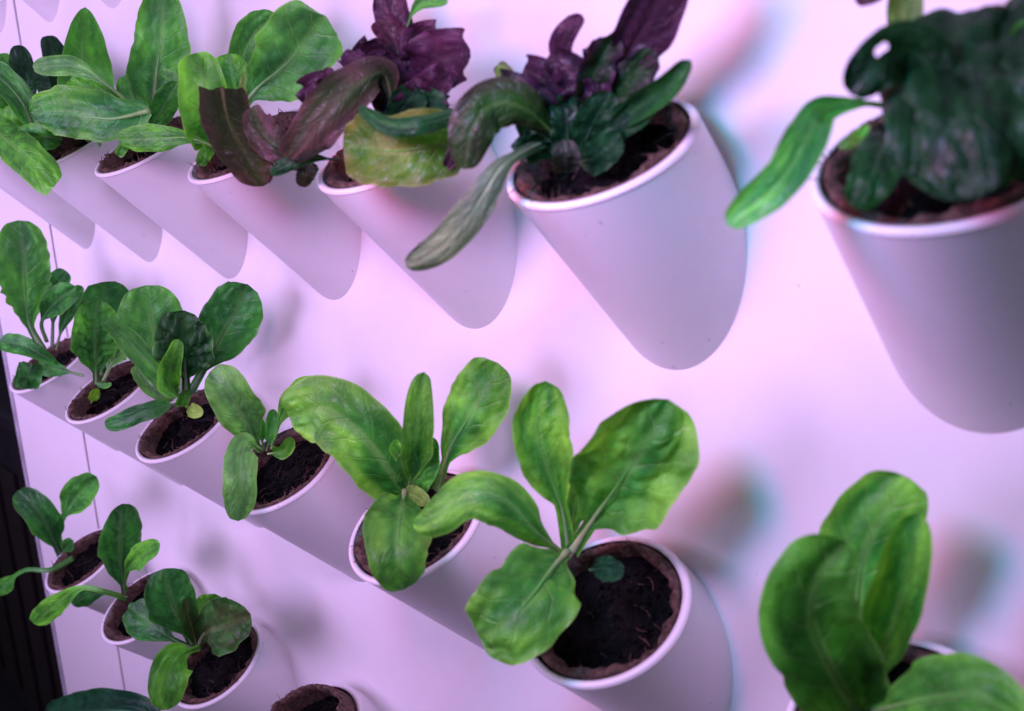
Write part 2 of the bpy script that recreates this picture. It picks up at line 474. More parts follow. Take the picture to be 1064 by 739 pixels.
NV, NU = 60, 29
def build_leaf(root, idx, pts, hw, nrm, kind, t0=0.1, k=1.0, n=2.6, pet=.13, yaw=0, cup=.08, veins=6, bl=.045, ruf=0.08, rf=4, hole=None, scal=0, rib=True, fold=0):
    rnd = random.Random(idx * 77 + int(hw * 1e5))
    o0 = root.location
    P = [Vector(p) - o0 for p in pts]
    N0 = Vector(nrm)
    cin, cout, crib = KIND[kind]
    off = Vector((rnd.uniform(0, 40), rnd.uniform(0, 40), rnd.uniform(0, 40)))
    jit = rnd.uniform(.88, 1.12)
    # arc length table for even sampling
    tab = [crom(P, i / 80) for i in range(81)]
    acc = [0.0]
    for i in range(80): acc.append(acc[-1] + (tab[i + 1] - tab[i]).length)
    def at_len(v):
        L = v * acc[-1]
        for i in range(80):
            if acc[i + 1] >= L or i == 79:
                f = (L - acc[i]) / max(acc[i + 1] - acc[i], 1e-9)
                return tab[i].lerp(tab[i + 1], f)
    frames = []
    prevB = None
    curl0, curl1, tw = rnd.uniform(-.06, .24), rnd.uniform(-.20, .20), rnd.uniform(-16, 16)
    ph = rnd.uniform(0, 6.28)
    for i in range(NV + 1):
        g = i / NV
        v = g + .16 * g * (1 - g)          # denser near the tip
        v = min(1.0, v)
        p = at_len(v); T = (at_len(min(1, v + .02)) - at_len(max(0, v - .02))).normalized()
        B = T.cross(N0)
        if B.length < .15 and prevB is not None: B = prevB - T * prevB.dot(T)
        B.normalize()
        if prevB is not None:
            if B.dot(prevB) < 0: B = -B
            B = (B * .6 + prevB * .4); B = (B - T * B.dot(T)).normalized()
        prevB = B
        N = B.cross(T).normalized()
        q = Matrix.Rotation(math.radians(yaw + tw * v), 3, T); Bq, Nq = q @ B, q @ N
        frames.append((v, p, T, Bq, Nq))
    K = 1.9                                  # sweep of the side veins
    V, cols, vn = [], [], []
    for v, p, T, B, N in frames:
        w0 = width_at(v, t0, k, n, pet)
        for j in range(NU):
            u = -1 + 2 * j / (NU - 1)
            u = math.copysign(abs(u) ** .9, u)
            a = abs(u)
            side = 1 if u > 0 else -1
            en = noise.noise(Vector((v * 5, side * 3.0, 0)) + off) * .10 + noise.noise(Vector((v * 14, side * 3.0, 2)) + off) * .05
            if scal: en += scal * math.sin(6.283 * 13 * v + 2 * math.sin(9 * v)) * (1 if v < .62 else .3)
            w = hw * w0 * (1 + en * min(1, w0 * 2))
            blade = max(0.0, min(1.0, (w0 - pet) / .5))
            phase = v * veins - a * K * .75 * w0 + (0.5 if side > 0 else 0.2)
            wp = noise.noise(Vector((v * 7, u * 3.5, 4)) + off) * .35
            bh = (abs(math.sin(math.pi * (phase + wp * .5))) ** .7 - .5) * bl * hw * blade * min(1, a * 3) * (1 - .45 * a)
            dd = noise.voronoi(Vector((u * w / hw * 3.1 + wp, v * acc[-1] / hw * 1.9 - a * .8, off.x)))[0]
            puff = min(1.0, (dd[1] - dd[0]) * 2.2)
            bh += (puff - .5) * bl * 1.5 * hw * blade * min(1, a * 4) * (1 - .5 * a ** 3)
            nz = noise.noise(Vector((v * 2.2, u * 1.3, 5)) + off) * .21 * hw * blade
            nz += noise.noise(Vector((v * 6.0, u * 3.0, 9)) + off) * .05 * hw * blade
            if fold: nz += fold * hw * math.cos(u * 13 + 2 * noise.noise(Vector((v * 2, 3, 3)) + off)) * min(1, v * 2)
            rz = ruf * hw * a ** 3 * math.sin(6.283 * rf * v + ph + side * 1.3) * blade * (1.6 if ruf > .1 else 1)
            cz = (cup + curl0 + side * curl1) * w * a * a
            cw = 1.0 / (1 + .5 * abs(cup) * a)
            groove = -.05 * hw * blade * math.exp(-(a / .12) ** 2)
            q = p + B * (u * w * cw) + N * (bh + nz + rz + cz + groove)
            if ruf > .1: q += T * (.5 * ruf * hw * a ** 2 * math.cos(6.283 * rf * v * 1.3 + ph) * blade)
            V.append(q)
            patch = .5 + .9 * noise.noise(Vector((v * 3, u * 1.8, 1)) + off)
            pt2 = noise.noise(Vector((v * 8, u * 4.5, 7)) + off)
            m = min(1.15, max(-.1, a ** 1.4 * .65 + (v - .4) * .35 + (patch - .5) * .8 + pt2 * .35))
            sh = jit * (1 + .34 * (patch - .5) + .20 * pt2 + .20 * (puff - .6))
            cols.append([(cin[c] * (1 - m) + cout[c] * m) * sh for c in range(3)] + [1.0])
            vn.append((a, phase + .5, v))
    F = []
    for i in range(NV):
        for j in range(NU - 1):
            if hole:
                hv, hu = i / NV - hole[0], j / (NU - 1) - hole[1]
                if hv * hv / .0045 + hu * hu / .006 < 1: continue
            F.append((i * NU + j, i * NU + j + 1, (i + 1) * NU + j + 1, (i + 1) * NU + j))
    leaf = mesh_obj('leaf', V, F, M_LEAF, root)
    me = leaf.data
    ca = me.attributes.new('col', 'FLOAT_COLOR', 'POINT'); ca.data.foreach_set('color', [c for q in cols for c in q])
    va = me.attributes.new('vn', 'FLOAT_VECTOR', 'POINT'); va.data.foreach_set('vector', [c for q in vn for c in q])
    if not rib: return leaf
    # raised midrib, tapering into the blade
    V, F, cc = [], [], []
    r0 = max(.0007, min(.105 * hw, pet * hw * .95, .0040))
    NR = 8
    last = int(NV * .8)
    for i in range(0, last + 1):
        v, p, T, B, N = frames[i]
        r = r0 * max(.07, 1 - 1.12 * v ** .55)
        r *= min(1.0, .5 + 3 * (1 - v))
        for a in range(NR):
            t = 2 * math.pi * a / NR
            V.append(p + B * (r * math.cos(t)) + N * (r * .75 * math.sin(t) - .02 * hw * min(1, v * 3)))
            m = min(1, max(0, (v - .08) / .42)) * .95
            cc.append([crib[c] * (1 - m) + cin[c] * 1.45 * m for c in range(3)] + [1.0])
    for i in range(last):
        for a in range(NR):
            b = (a + 1) % NR
            F.append((i * NR + a, i * NR + b, (i + 1) * NR + b, (i + 1) * NR + a))
    F.append(tuple(range(last * NR, last * NR + NR)))
    F.append(tuple(reversed(range(NR))))
    rib = mesh_obj('midrib', V, F, M_RIB, leaf)
    ca = rib.data.attributes.new('col', 'FLOAT_COLOR', 'POINT'); ca.data.foreach_set('color', [c for q in cc for c in q])
    return leaf

PLANTS = {
    (2, -1): [
        ([(-0.2037, -0.051, -0.1774), (-0.2036, -0.0476, -0.1558), (-0.2023, -0.0459, -0.1313)], 0.0092, (0.599, -0.682, 0.42), 'bright', dict(t0=0.1)),
        ([(-0.2018, -0.051, -0.1777), (-0.1808, -0.0578, -0.1499), (-0.1518, -0.068, -0.1141), (-0.1295, -0.0748, -0.0831), (-0.119, -0.0714, -0.0602)], 0.0309, (0.569, -0.724, 0.388), 'bright2', dict(t0=0.14, k=0.92, cup=0.18, veins=6, bl=0.07)),
        ([(-0.2049, -0.051, -0.1787), (-0.2005, -0.0612, -0.1471), (-0.2002, -0.0731, -0.1177), (-0.202, -0.0782, -0.0921), (-0.1981, -0.0748, -0.0647)], 0.0186, (0.631, -0.679, 0.376), 'bright', dict(t0=0.22, k=1.05, cup=0.35, veins=7, bl=0.07, pet=0.22)),
        ([(-0.2059, -0.0544, -0.1809), (-0.1956, -0.0884, -0.1494), (-0.1989, -0.1088, -0.1244), (-0.2127, -0.1224, -0.1195), (-0.2276, -0.1326, -0.1317), (-0.2504, -0.1326, -0.1459)], 0.0159, (0.684, -0.613, 0.396), 'bright', dict(t0=0.05, k=0.9, cup=-0.3, veins=6, yaw=10)),
        ([(-0.1974, -0.0612, -0.1732), (-0.1758, -0.0986, -0.1622), (-0.1696, -0.1224, -0.1672), (-0.1743, -0.136, -0.177), (-0.1949, -0.136, -0.194)], 0.0267, (0.608, -0.621, 0.495), 'bright2', dict(t0=0.04, k=0.95, cup=-0.18, veins=5, n=2.6)),
        ([(-0.1715, -0.0714, -0.1717), (-0.1552, -0.0765, -0.163), (-0.1413, -0.0782, -0.1578)], 0.0071, (0.558, -0.685, 0.469), 'teal', dict(t0=0.02, k=1)),
    ],
    (2, -2): [
        ([(-0.3257, -0.051, -0.1731), (-0.3127, -0.0476, -0.1401), (-0.2948, -0.0459, -0.1146), (-0.2835, -0.0425, -0.0957), (-0.2707, -0.0408, -0.0743)], 0.0238, (0.703, -0.635, 0.322), 'bright2', dict(t0=0.12, k=1.1, cup=-0.2, veins=6, yaw=-10)),
        ([(-0.3503, -0.0595, -0.1785), (-0.3424, -0.0782, -0.1528), (-0.3423, -0.0918, -0.1322), (-0.3524, -0.102, -0.1151), (-0.3675, -0.1122, -0.1068), (-0.4, -0.1156, -0.1188)], 0.0254, (0.783, -0.535, 0.318), 'bright', dict(t0=0.0, k=1.0, cup=-0.18, veins=7, n=2.7, bl=0.05)),
        ([(-0.344, -0.0612, -0.1762), (-0.3148, -0.0714, -0.1464), (-0.3012, -0.0748, -0.1206)], 0.0116, (0.724, -0.584, 0.368), 'mid', dict(t0=0.0, k=0.8)),
        ([(-0.3429, -0.0629, -0.174), (-0.3132, -0.0782, -0.1363), (-0.2955, -0.0884, -0.1082), (-0.292, -0.0884, -0.0896), (-0.2901, -0.085, -0.0737)], 0.0122, (0.737, -0.592, 0.326), 'bright', dict(t0=0.02, k=0.9, cup=0.45, yaw=15, veins=6)),
        ([(-0.3393, -0.068, -0.1726), (-0.3121, -0.0765, -0.1674), (-0.3047, -0.0816, -0.1687)], 0.0072, (0.716, -0.573, 0.399), 'pale', dict(t0=0)),
        ([(-0.3392, -0.068, -0.1712), (-0.2957, -0.1054, -0.1591), (-0.2688, -0.1292, -0.1604), (-0.2604, -0.136, -0.1737), (-0.2683, -0.1292, -0.1955)], 0.0219, (0.719, -0.544, 0.432), 'bright2', dict(t0=0.02, k=0.88, cup=-0.22, veins=6, n=2.6)),
        ([(-0.3205, -0.085, -0.1361), (-0.3179, -0.0901, -0.1289), (-0.3157, -0.0901, -0.1221)], 0.0052, (0.746, -0.568, 0.348), 'bright', dict(t0=0, cup=0.6)),
    ],
    (2, -3): [
        ([(-0.5308, -0.0578, -0.1907), (-0.5256, -0.0527, -0.1721), (-0.5126, -0.0493, -0.1516), (-0.4912, -0.0459, -0.1351), (-0.4671, -0.0442, -0.1249)], 0.0112, (0.82, -0.489, 0.297), 'bright', dict(t0=0.15, k=1.1, veins=6)),
        ([(-0.5331, -0.0612, -0.1917), (-0.5223, -0.0612, -0.1747), (-0.5199, -0.0578, -0.1529)], 0.0065, (0.823, -0.468, 0.322), 'mid', dict(t0=0.1, cup=0.4)),
        ([(-0.541, -0.0629, -0.1937), (-0.5117, -0.085, -0.1622), (-0.4952, -0.102, -0.1363), (-0.492, -0.1122, -0.1157), (-0.5071, -0.1156, -0.1056)], 0.018, (0.845, -0.447, 0.294), 'pale2', dict(t0=0.14, k=1.0, veins=6, cup=-0.1)),
        ([(-0.5368, -0.0629, -0.1906), (-0.5322, -0.0731, -0.1708), (-0.5345, -0.0782, -0.1642), (-0.5423, -0.0816, -0.1701)], 0.0075, (0.839, -0.448, 0.309), 'mid', dict(t0=0.1, cup=0.2)),
        ([(-0.5341, -0.0629, -0.1899), (-0.5204, -0.0714, -0.1685), (-0.5194, -0.0765, -0.1557), (-0.5155, -0.0765, -0.1411)], 0.0068, (0.835, -0.458, 0.304), 'mid', dict(t0=0.15, cup=0.3)),
        ([(-0.528, -0.0629, -0.1928), (-0.4869, -0.0714, -0.1768), (-0.4723, -0.0731, -0.1619)], 0.0072, (0.812, -0.475, 0.339), 'bright', dict(t0=0.1, cup=0.2)),
        ([(-0.5217, -0.0714, -0.1859), (-0.4852, -0.102, -0.1625), (-0.4716, -0.1156, -0.1644), (-0.46, -0.1258, -0.1802), (-0.4698, -0.1258, -0.2135)], 0.0139, (0.832, -0.439, 0.339), 'pale2', dict(t0=0.1, k=0.95, cup=-0.2, veins=6, n=2.8)),
    ],
    (2, -4): [
        ([(-0.6695, -0.0561, -0.1684), (-0.6397, -0.0527, -0.1374), (-0.6151, -0.0493, -0.1112), (-0.5862, -0.0459, -0.0808), (-0.5638, -0.0442, -0.0559)], 0.0257, (0.866, -0.446, 0.224), 'dark', dict(t0=0.16, k=0.98, veins=7, bl=0.08, cup=-0.05)),
        ([(-0.6975, -0.0578, -0.1735), (-0.6871, -0.0714, -0.1362), (-0.6817, -0.0782, -0.1002), (-0.685, -0.0782, -0.0647)], 0.0294, (0.897, -0.393, 0.201), 'mid', dict(t0=0.12, k=1.05, veins=7, bl=0.06)),
        ([(-0.6647, -0.0748, -0.1695), (-0.6761, -0.0884, -0.1552), (-0.7017, -0.0901, -0.1398)], 0.009, (0.888, -0.38, 0.261), 'pale2', dict(t0=0.0)),
        ([(-0.6674, -0.0612, -0.1681), (-0.6482, -0.068, -0.1354), (-0.6295, -0.0748, -0.1058), (-0.6219, -0.0748, -0.0803)], 0.0268, (0.883, -0.417, 0.218), 'crinkle', dict(t0=0.14, k=1.0, veins=6, bl=0.2, cup=0.1)),
        ([(-0.6761, -0.068, -0.1708), (-0.6476, -0.0952, -0.1348), (-0.6544, -0.1088, -0.1125), (-0.6641, -0.1156, -0.0967), (-0.6811, -0.119, -0.0869)], 0.0132, (0.901, -0.373, 0.223), 'mid', dict(t0=0.02, k=0.85, yaw=30, veins=6)),
        ([(-0.6605, -0.0714, -0.1681), (-0.6289, -0.0935, -0.145), (-0.6043, -0.102, -0.1226), (-0.5836, -0.1054, -0.1042), (-0.582, -0.102, -0.094)], 0.012, (0.884, -0.399, 0.246), 'mid2', dict(t0=0.02, k=0.8, cup=0.5, veins=5)),
        ([(-0.6707, -0.0714, -0.176), (-0.6275, -0.1054, -0.1617), (-0.6352, -0.1224, -0.1651), (-0.6502, -0.1326, -0.1731), (-0.6749, -0.136, -0.1807)], 0.009, (0.888, -0.361, 0.286), 'dark', dict(t0=0.06, k=0.95, veins=6, cup=-0.2)),
        ([(-0.6442, -0.0748, -0.1718), (-0.6059, -0.085, -0.1657), (-0.5851, -0.0867, -0.1614)], 0.0066, (0.865, -0.409, 0.29), 'pale', dict(t0=0.1)),
        ([(-0.6599, -0.0714, -0.1759), (-0.6448, -0.0748, -0.1641), (-0.6345, -0.0748, -0.1544)], 0.0069, (0.872, -0.404, 0.276), 'mid2', dict(t0=0, cup=0.4)),
    ],
    (2, -5): [
        ([(-0.8931, -0.051, -0.1972), (-0.8636, -0.0527, -0.1447), (-0.8432, -0.0544, -0.1075), (-0.822, -0.0578, -0.0792)], 0.0273, (0.917, -0.357, 0.179), 'dark', dict(t0=0.1, k=1.2, veins=7, bl=0.05)),
        ([(-0.8813, -0.0612, -0.1986), (-0.8561, -0.068, -0.1633), (-0.8215, -0.0765, -0.1253), (-0.8015, -0.0782, -0.0922)], 0.0245, (0.917, -0.345, 0.2), 'mid', dict(t0=0.04, k=0.95, veins=8, bl=0.1, n=2.5)),
        ([(-0.8588, -0.0629, -0.191), (-0.8511, -0.0527, -0.1701), (-0.8213, -0.0493, -0.1502), (-0.7797, -0.0527, -0.1497)], 0.0125, (0.904, -0.366, 0.221), 'pale2', dict(t0=0.05, veins=5)),
        ([(-0.8597, -0.0782, -0.2123), (-0.8401, -0.0816, -0.2002), (-0.8308, -0.0816, -0.1893)], 0.0057, (0.907, -0.33, 0.263), 'lime', dict(t0=0.05)),
        ([(-0.8629, -0.068, -0.1935), (-0.813, -0.0782, -0.1839), (-0.7965, -0.0782, -0.1785)], 0.0032, (0.905, -0.341, 0.255), 'mid', dict(t0=0)),
    ],
    (2, -6): [
        ([(-1.0056, -0.0561, -0.1814), (-0.9819, -0.0527, -0.1501), (-0.9364, -0.051, -0.111), (-0.9129, -0.0493, -0.0953)], 0.0093, (0.928, -0.333, 0.168), 'dark', dict(t0=0.1)),
        ([(-1.0121, -0.0578, -0.1789), (-0.9894, -0.0578, -0.1347), (-0.9726, -0.0561, -0.1024), (-0.9356, -0.0544, -0.0809)], 0.0131, (0.934, -0.32, 0.157), 'dark', dict(t0=0.2)),
        ([(-1.0132, -0.068, -0.1801), (-1.0131, -0.0782, -0.1465), (-0.985, -0.085, -0.1021), (-0.971, -0.085, -0.0566), (-0.9818, -0.0816, -0.0241)], 0.0282, (0.943, -0.295, 0.156), 'mid', dict(t0=0.06, k=1.25, veins=8, bl=0.05, n=2.5, ruf=0.05, rf=9, scal=0.07)),
        ([(-1.0164, -0.0612, -0.1724), (-0.9915, -0.0714, -0.1432), (-0.92, -0.0765, -0.109), (-0.8557, -0.0765, -0.0854)], 0.0147, (0.933, -0.318, 0.17), 'dark2', dict(t0=0.18, k=1.0, veins=6)),
        ([(-0.8602, -0.0816, -0.1811), (-0.8916, -0.0884, -0.18), (-0.9603, -0.0918, -0.1847)], 0.0101, (0.92, -0.312, 0.236), 'dark2', dict(t0=0.1, k=1.2)),
        ([(-0.9242, -0.0782, -0.1845), (-0.9096, -0.0986, -0.1656), (-0.9234, -0.1156, -0.1512), (-0.9768, -0.1224, -0.1529)], 0.0117, (0.936, -0.284, 0.207), 'dark2', dict(t0=0.02, k=1.1, veins=7)),
        ([(-0.9527, -0.102, -0.1796), (-0.9251, -0.1156, -0.185), (-0.9396, -0.1156, -0.2026)], 0.0136, (0.93, -0.281, 0.235), 'dark', dict(t0=0.0, veins=5)),
    ],
    (3, -6): [
        ([(-1.0793, -0.0646, -0.4794), (-1.0558, -0.0731, -0.4277), (-1.0032, -0.0765, -0.3828), (-0.9404, -0.0782, -0.3387), (-0.879, -0.0782, -0.3013)], 0.019, (0.888, -0.281, 0.363), 'mid', dict(t0=0.35, k=0.95, veins=6, bl=0.05, pet=0.2)),
        ([(-1.082, -0.0646, -0.4804), (-1.049, -0.0816, -0.4341), (-1.025, -0.0986, -0.3838), (-1.0498, -0.1122, -0.355)], 0.0198, (0.896, -0.261, 0.36), 'dark', dict(t0=0.2, k=1.0, veins=6, bl=0.05, pet=0.2)),
        ([(-1.058, -0.0714, -0.4575), (-1.0234, -0.0748, -0.4353), (-0.9999, -0.0748, -0.4194)], 0.0085, (0.878, -0.274, 0.392), 'dark2', dict(t0=0.05)),
        ([(-1.0338, -0.068, -0.4578), (-1.0124, -0.102, -0.4532), (-1.0456, -0.119, -0.458), (-1.0847, -0.1275, -0.4801), (-1.1579, -0.1326, -0.5291)], 0.0109, (0.883, -0.237, 0.404), 'mid', dict(t0=0.45, k=1.0, veins=5, pet=0.25)),
    ],
    (3, -5): [
        ([(-0.8946, -0.0612, -0.4627), (-0.8669, -0.0714, -0.4104), (-0.8345, -0.0782, -0.3599), (-0.8168, -0.0782, -0.3164)], 0.0236, (0.863, -0.318, 0.393), 'dark', dict(t0=0.03, k=1.25, veins=8, bl=0.06, n=2.3)),
        ([(-0.8936, -0.0612, -0.4597), (-0.8652, -0.068, -0.4197), (-0.803, -0.0731, -0.3756), (-0.7457, -0.0731, -0.3422)], 0.0131, (0.849, -0.328, 0.414), 'mid2', dict(t0=0.2, k=0.95, veins=5)),
        ([(-0.8797, -0.0646, -0.4574), (-0.892, -0.0884, -0.4458), (-0.9789, -0.0952, -0.4898)], 0.0109, (0.852, -0.288, 0.438), 'dark', dict(t0=0.05, k=1.1)),
        ([(-0.8833, -0.0646, -0.4601), (-0.8659, -0.0935, -0.4327), (-0.8934, -0.1088, -0.4321), (-0.9396, -0.1224, -0.4631), (-1.0232, -0.1292, -0.519)], 0.0138, (0.86, -0.274, 0.43), 'mid2', dict(t0=0.2, k=1.1, veins=7, cup=-0.1, pet=0.2)),
        ([(-0.8339, -0.0765, -0.4448), (-0.8077, -0.085, -0.4352), (-0.8199, -0.085, -0.4337)], 0.0066, (0.833, -0.31, 0.457), 'dark2', dict(t0=0)),
    ],
    (3, -4): [
        ([(-0.74, -0.051, -0.4624), (-0.7111, -0.0527, -0.4177), (-0.6751, -0.0544, -0.381)], 0.0163, (0.802, -0.363, 0.474), 'mid2', dict(t0=0.0)),
        ([(-0.7183, -0.0646, -0.4566), (-0.7165, -0.0748, -0.4241), (-0.7097, -0.085, -0.3876), (-0.7084, -0.0884, -0.3511)], 0.0251, (0.822, -0.341, 0.457), 'dark', dict(t0=0.12, k=1.05, veins=7, bl=0.07)),
        ([(-0.7195, -0.0612, -0.4587), (-0.6877, -0.0646, -0.4258), (-0.6294, -0.0714, -0.3913), (-0.5736, -0.0714, -0.3564)], 0.0281, (0.788, -0.375, 0.488), 'bronze', dict(t0=0.02, k=0.9, veins=7, bl=0.07, cup=0.1)),
        ([(-0.7117, -0.0646, -0.4538), (-0.6958, -0.0731, -0.4212), (-0.6897, -0.0782, -0.3981), (-0.6883, -0.0782, -0.3794)], 0.0114, (0.809, -0.351, 0.471), 'bronze', dict(t0=0.03, k=0.95, cup=0.3, veins=6)),
        ([(-0.7077, -0.068, -0.452), (-0.7118, -0.0884, -0.4315), (-0.7294, -0.0986, -0.42), (-0.7776, -0.102, -0.4154)], 0.0199, (0.819, -0.32, 0.476), 'dark', dict(t0=0.22, k=0.85, veins=6, bl=0.05)),
        ([(-0.6971, -0.068, -0.4444), (-0.6602, -0.1054, -0.4208), (-0.6622, -0.1156, -0.4321), (-0.6581, -0.1224, -0.4476), (-0.662, -0.1224, -0.4717)], 0.0198, (0.796, -0.32, 0.513), 'mid2', dict(t0=0.2, k=0.9, veins=6, n=2.2)),
    ],
    (4, -6): [
        ([(-0.7829, -0.085, -0.5743), (-0.8275, -0.0952, -0.571), (-0.9296, -0.1054, -0.6118), (-1.1323, -0.1088, -0.72)], 0.0254, (0.811, -0.252, 0.528), 'teal', dict(t0=0.0, k=0.9)),
        ([(-0.9429, -0.068, -0.6839), (-0.8681, -0.0765, -0.6265), (-0.8105, -0.0765, -0.5795)], 0.0161, (0.784, -0.281, 0.553), 'teal', dict(t0=0.0)),
    ],
    (2, 0): [
        ([(-0.0228, -0.051, -0.1903), (-0.0247, -0.0544, -0.1379), (-0.0191, -0.0561, -0.1053), (-0.0047, -0.0561, -0.0766)], 0.0209, (0.347, -0.84, 0.417), 'bright2', dict(t0=0.02, k=1.0, veins=6, bl=0.02)),
        ([(-0.011, -0.068, -0.1829), (-0.0012, -0.0782, -0.1442), (0.0063, -0.085, -0.1152), (0.0099, -0.0884, -0.0941), (0.0105, -0.085, -0.0781)], 0.0134, (0.31, -0.828, 0.468), 'bright2', dict(t0=0.02, k=1.1, cup=0.5, yaw=-15, veins=7, bl=0.06)),
        ([(-0.0096, -0.0748, -0.1757), (-0.0068, -0.085, -0.1524), (-0.009, -0.085, -0.1352)], 0.0029, (0.324, -0.786, 0.527), 'lime', dict(t0=0, cup=0.4)),
        ([(-0.0048, -0.0765, -0.1802), (0.0203, -0.0952, -0.1531), (0.0429, -0.1071, -0.1341), (0.0633, -0.1088, -0.1344)], 0.017, (0.235, -0.811, 0.536), 'mid2', dict(t0=0.03, k=0.95, veins=6, cup=-0.15)),
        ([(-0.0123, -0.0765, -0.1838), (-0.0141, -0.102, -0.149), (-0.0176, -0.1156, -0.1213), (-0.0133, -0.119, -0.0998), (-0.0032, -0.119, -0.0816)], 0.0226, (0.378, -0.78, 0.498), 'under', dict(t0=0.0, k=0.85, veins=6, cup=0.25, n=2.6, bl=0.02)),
    ],
    (1, 0): [
        ([(0.0236, -0.068, 0.0502), (0.0286, -0.0765, 0.0798), (0.0325, -0.085, 0.1016)], 0.0078, (0.291, -0.957, 0.011), 'mid2', dict(t0=0)),
        ([(-0.0068, -0.0578, 0.0768), (-0.016, -0.0612, 0.0927), (-0.0184, -0.0646, 0.1094), (-0.0172, -0.0714, 0.1226), (-0.017, -0.0765, 0.1322)], 0.0064, (0.387, -0.92, -0.063), 'stem', dict(t0=-0.3, k=0.8, veins=2, n=3)),
        ([(-0.0092, -0.0612, 0.0769), (-0.0122, -0.0646, 0.0925), (-0.0127, -0.068, 0.1088), (-0.0112, -0.0714, 0.1253)], 0.0032, (0.378, -0.924, -0.062), 'stem', dict(t0=-0.3, k=0.8, veins=2, n=3)),
        ([(-0.0147, -0.068, 0.1192), (-0.0206, -0.0748, 0.1228), (-0.0262, -0.0782, 0.1187), (-0.0309, -0.0799, 0.1163)], 0.0048, (0.415, -0.906, -0.088), 'purple2', dict(t0=0)),
        ([(-0.0374, -0.0714, 0.0619), (-0.0252, -0.085, 0.0664), (-0.0201, -0.085, 0.0712)], 0.0025, (0.421, -0.906, 0.045), 'mid2', dict(t0=0)),
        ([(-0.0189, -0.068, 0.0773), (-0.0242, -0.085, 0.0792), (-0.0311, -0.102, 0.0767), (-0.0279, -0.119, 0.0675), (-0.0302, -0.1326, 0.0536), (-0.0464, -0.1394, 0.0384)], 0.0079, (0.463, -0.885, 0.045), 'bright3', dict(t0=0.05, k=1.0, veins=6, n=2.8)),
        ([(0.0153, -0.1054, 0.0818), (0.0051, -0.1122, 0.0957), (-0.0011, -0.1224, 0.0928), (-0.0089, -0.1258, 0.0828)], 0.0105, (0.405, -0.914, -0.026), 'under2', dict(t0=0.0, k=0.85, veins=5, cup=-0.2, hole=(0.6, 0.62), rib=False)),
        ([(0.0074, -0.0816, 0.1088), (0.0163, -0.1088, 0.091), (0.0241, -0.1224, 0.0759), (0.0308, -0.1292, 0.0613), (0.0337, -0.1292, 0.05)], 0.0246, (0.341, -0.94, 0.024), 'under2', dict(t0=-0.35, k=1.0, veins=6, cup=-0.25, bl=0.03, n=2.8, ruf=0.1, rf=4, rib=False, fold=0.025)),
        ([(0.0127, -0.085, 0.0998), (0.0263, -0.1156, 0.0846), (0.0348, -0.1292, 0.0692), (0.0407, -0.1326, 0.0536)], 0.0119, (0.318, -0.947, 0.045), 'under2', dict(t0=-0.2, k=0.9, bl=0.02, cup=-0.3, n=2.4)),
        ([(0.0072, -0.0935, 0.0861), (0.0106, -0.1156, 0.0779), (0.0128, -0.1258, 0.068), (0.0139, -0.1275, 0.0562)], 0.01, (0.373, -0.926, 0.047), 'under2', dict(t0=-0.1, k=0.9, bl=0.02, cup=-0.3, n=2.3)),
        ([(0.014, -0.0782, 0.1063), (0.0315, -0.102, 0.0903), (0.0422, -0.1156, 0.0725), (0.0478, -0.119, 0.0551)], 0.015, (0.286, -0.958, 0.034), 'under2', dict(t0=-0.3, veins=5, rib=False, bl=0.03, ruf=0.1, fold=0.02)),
        ([(0.0274, -0.085, 0.0768), (0.0307, -0.0884, 0.0955), (0.0317, -0.0884, 0.1045)], 0.0043, (0.295, -0.955, -0.032), 'mid2', dict(t0=0)),
        ([(-0.0115, -0.085, 0.0677), (-0.0064, -0.1054, 0.0613), (-0.0048, -0.1156, 0.0531), (-0.0091, -0.1156, 0.0436)], 0.009, (0.405, -0.91, 0.087), 'teal2', dict(t0=0.0, k=0.9, veins=4, cup=-0.1)),
    ],
    (1, -1): [
        ([(-0.1753, -0.0595, 0.0689), (-0.1545, -0.0646, 0.0965), (-0.1359, -0.0714, 0.1128), (-0.1203, -0.0782, 0.1278), (-0.1113, -0.0816, 0.1423)], 0.0142, (0.599, -0.798, -0.063), 'purple', dict(t0=0.14, k=1.0, veins=5, cup=0.2, pet=0.2)),
        ([(-0.1913, -0.0612, 0.0723), (-0.1913, -0.0646, 0.087), (-0.189, -0.068, 0.1028), (-0.1847, -0.0714, 0.1133), (-0.1719, -0.0714, 0.1236)], 0.0062, (0.663, -0.748, -0.038), 'purple', dict(t0=0.2, k=0.9, ruf=0.2, rf=4)),
        ([(-0.179, -0.068, 0.0661), (-0.1694, -0.0714, 0.0849), (-0.1592, -0.0748, 0.0997), (-0.1474, -0.0748, 0.1143)], 0.009, (0.634, -0.772, -0.034), 'purplegreen', dict(t0=0.05, k=1.0, ruf=0.2, rf=4, cup=0.2)),
        ([(-0.1855, -0.068, 0.0661), (-0.1878, -0.0748, 0.0839), (-0.1916, -0.0799, 0.0951), (-0.2022, -0.0816, 0.0994)], 0.01, (0.678, -0.734, -0.023), 'purple', dict(t0=0.1, k=1.0, ruf=0.2, rf=4)),
        ([(-0.2083, -0.0748, 0.0812), (-0.2122, -0.0799, 0.0927), (-0.2224, -0.0799, 0.1028)], 0.0057, (0.7, -0.714, -0.018), 'lime2', dict(t0=0.05, cup=0.4)),
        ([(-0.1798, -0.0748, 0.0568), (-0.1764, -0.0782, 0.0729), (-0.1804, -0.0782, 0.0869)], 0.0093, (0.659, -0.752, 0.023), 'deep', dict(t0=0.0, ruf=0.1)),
        ([(-0.1886, -0.0748, 0.0567), (-0.19, -0.085, 0.0701), (-0.1984, -0.085, 0.0844)], 0.0101, (0.682, -0.731, 0.029), 'deep', dict(t0=0.0, ruf=0.1)),
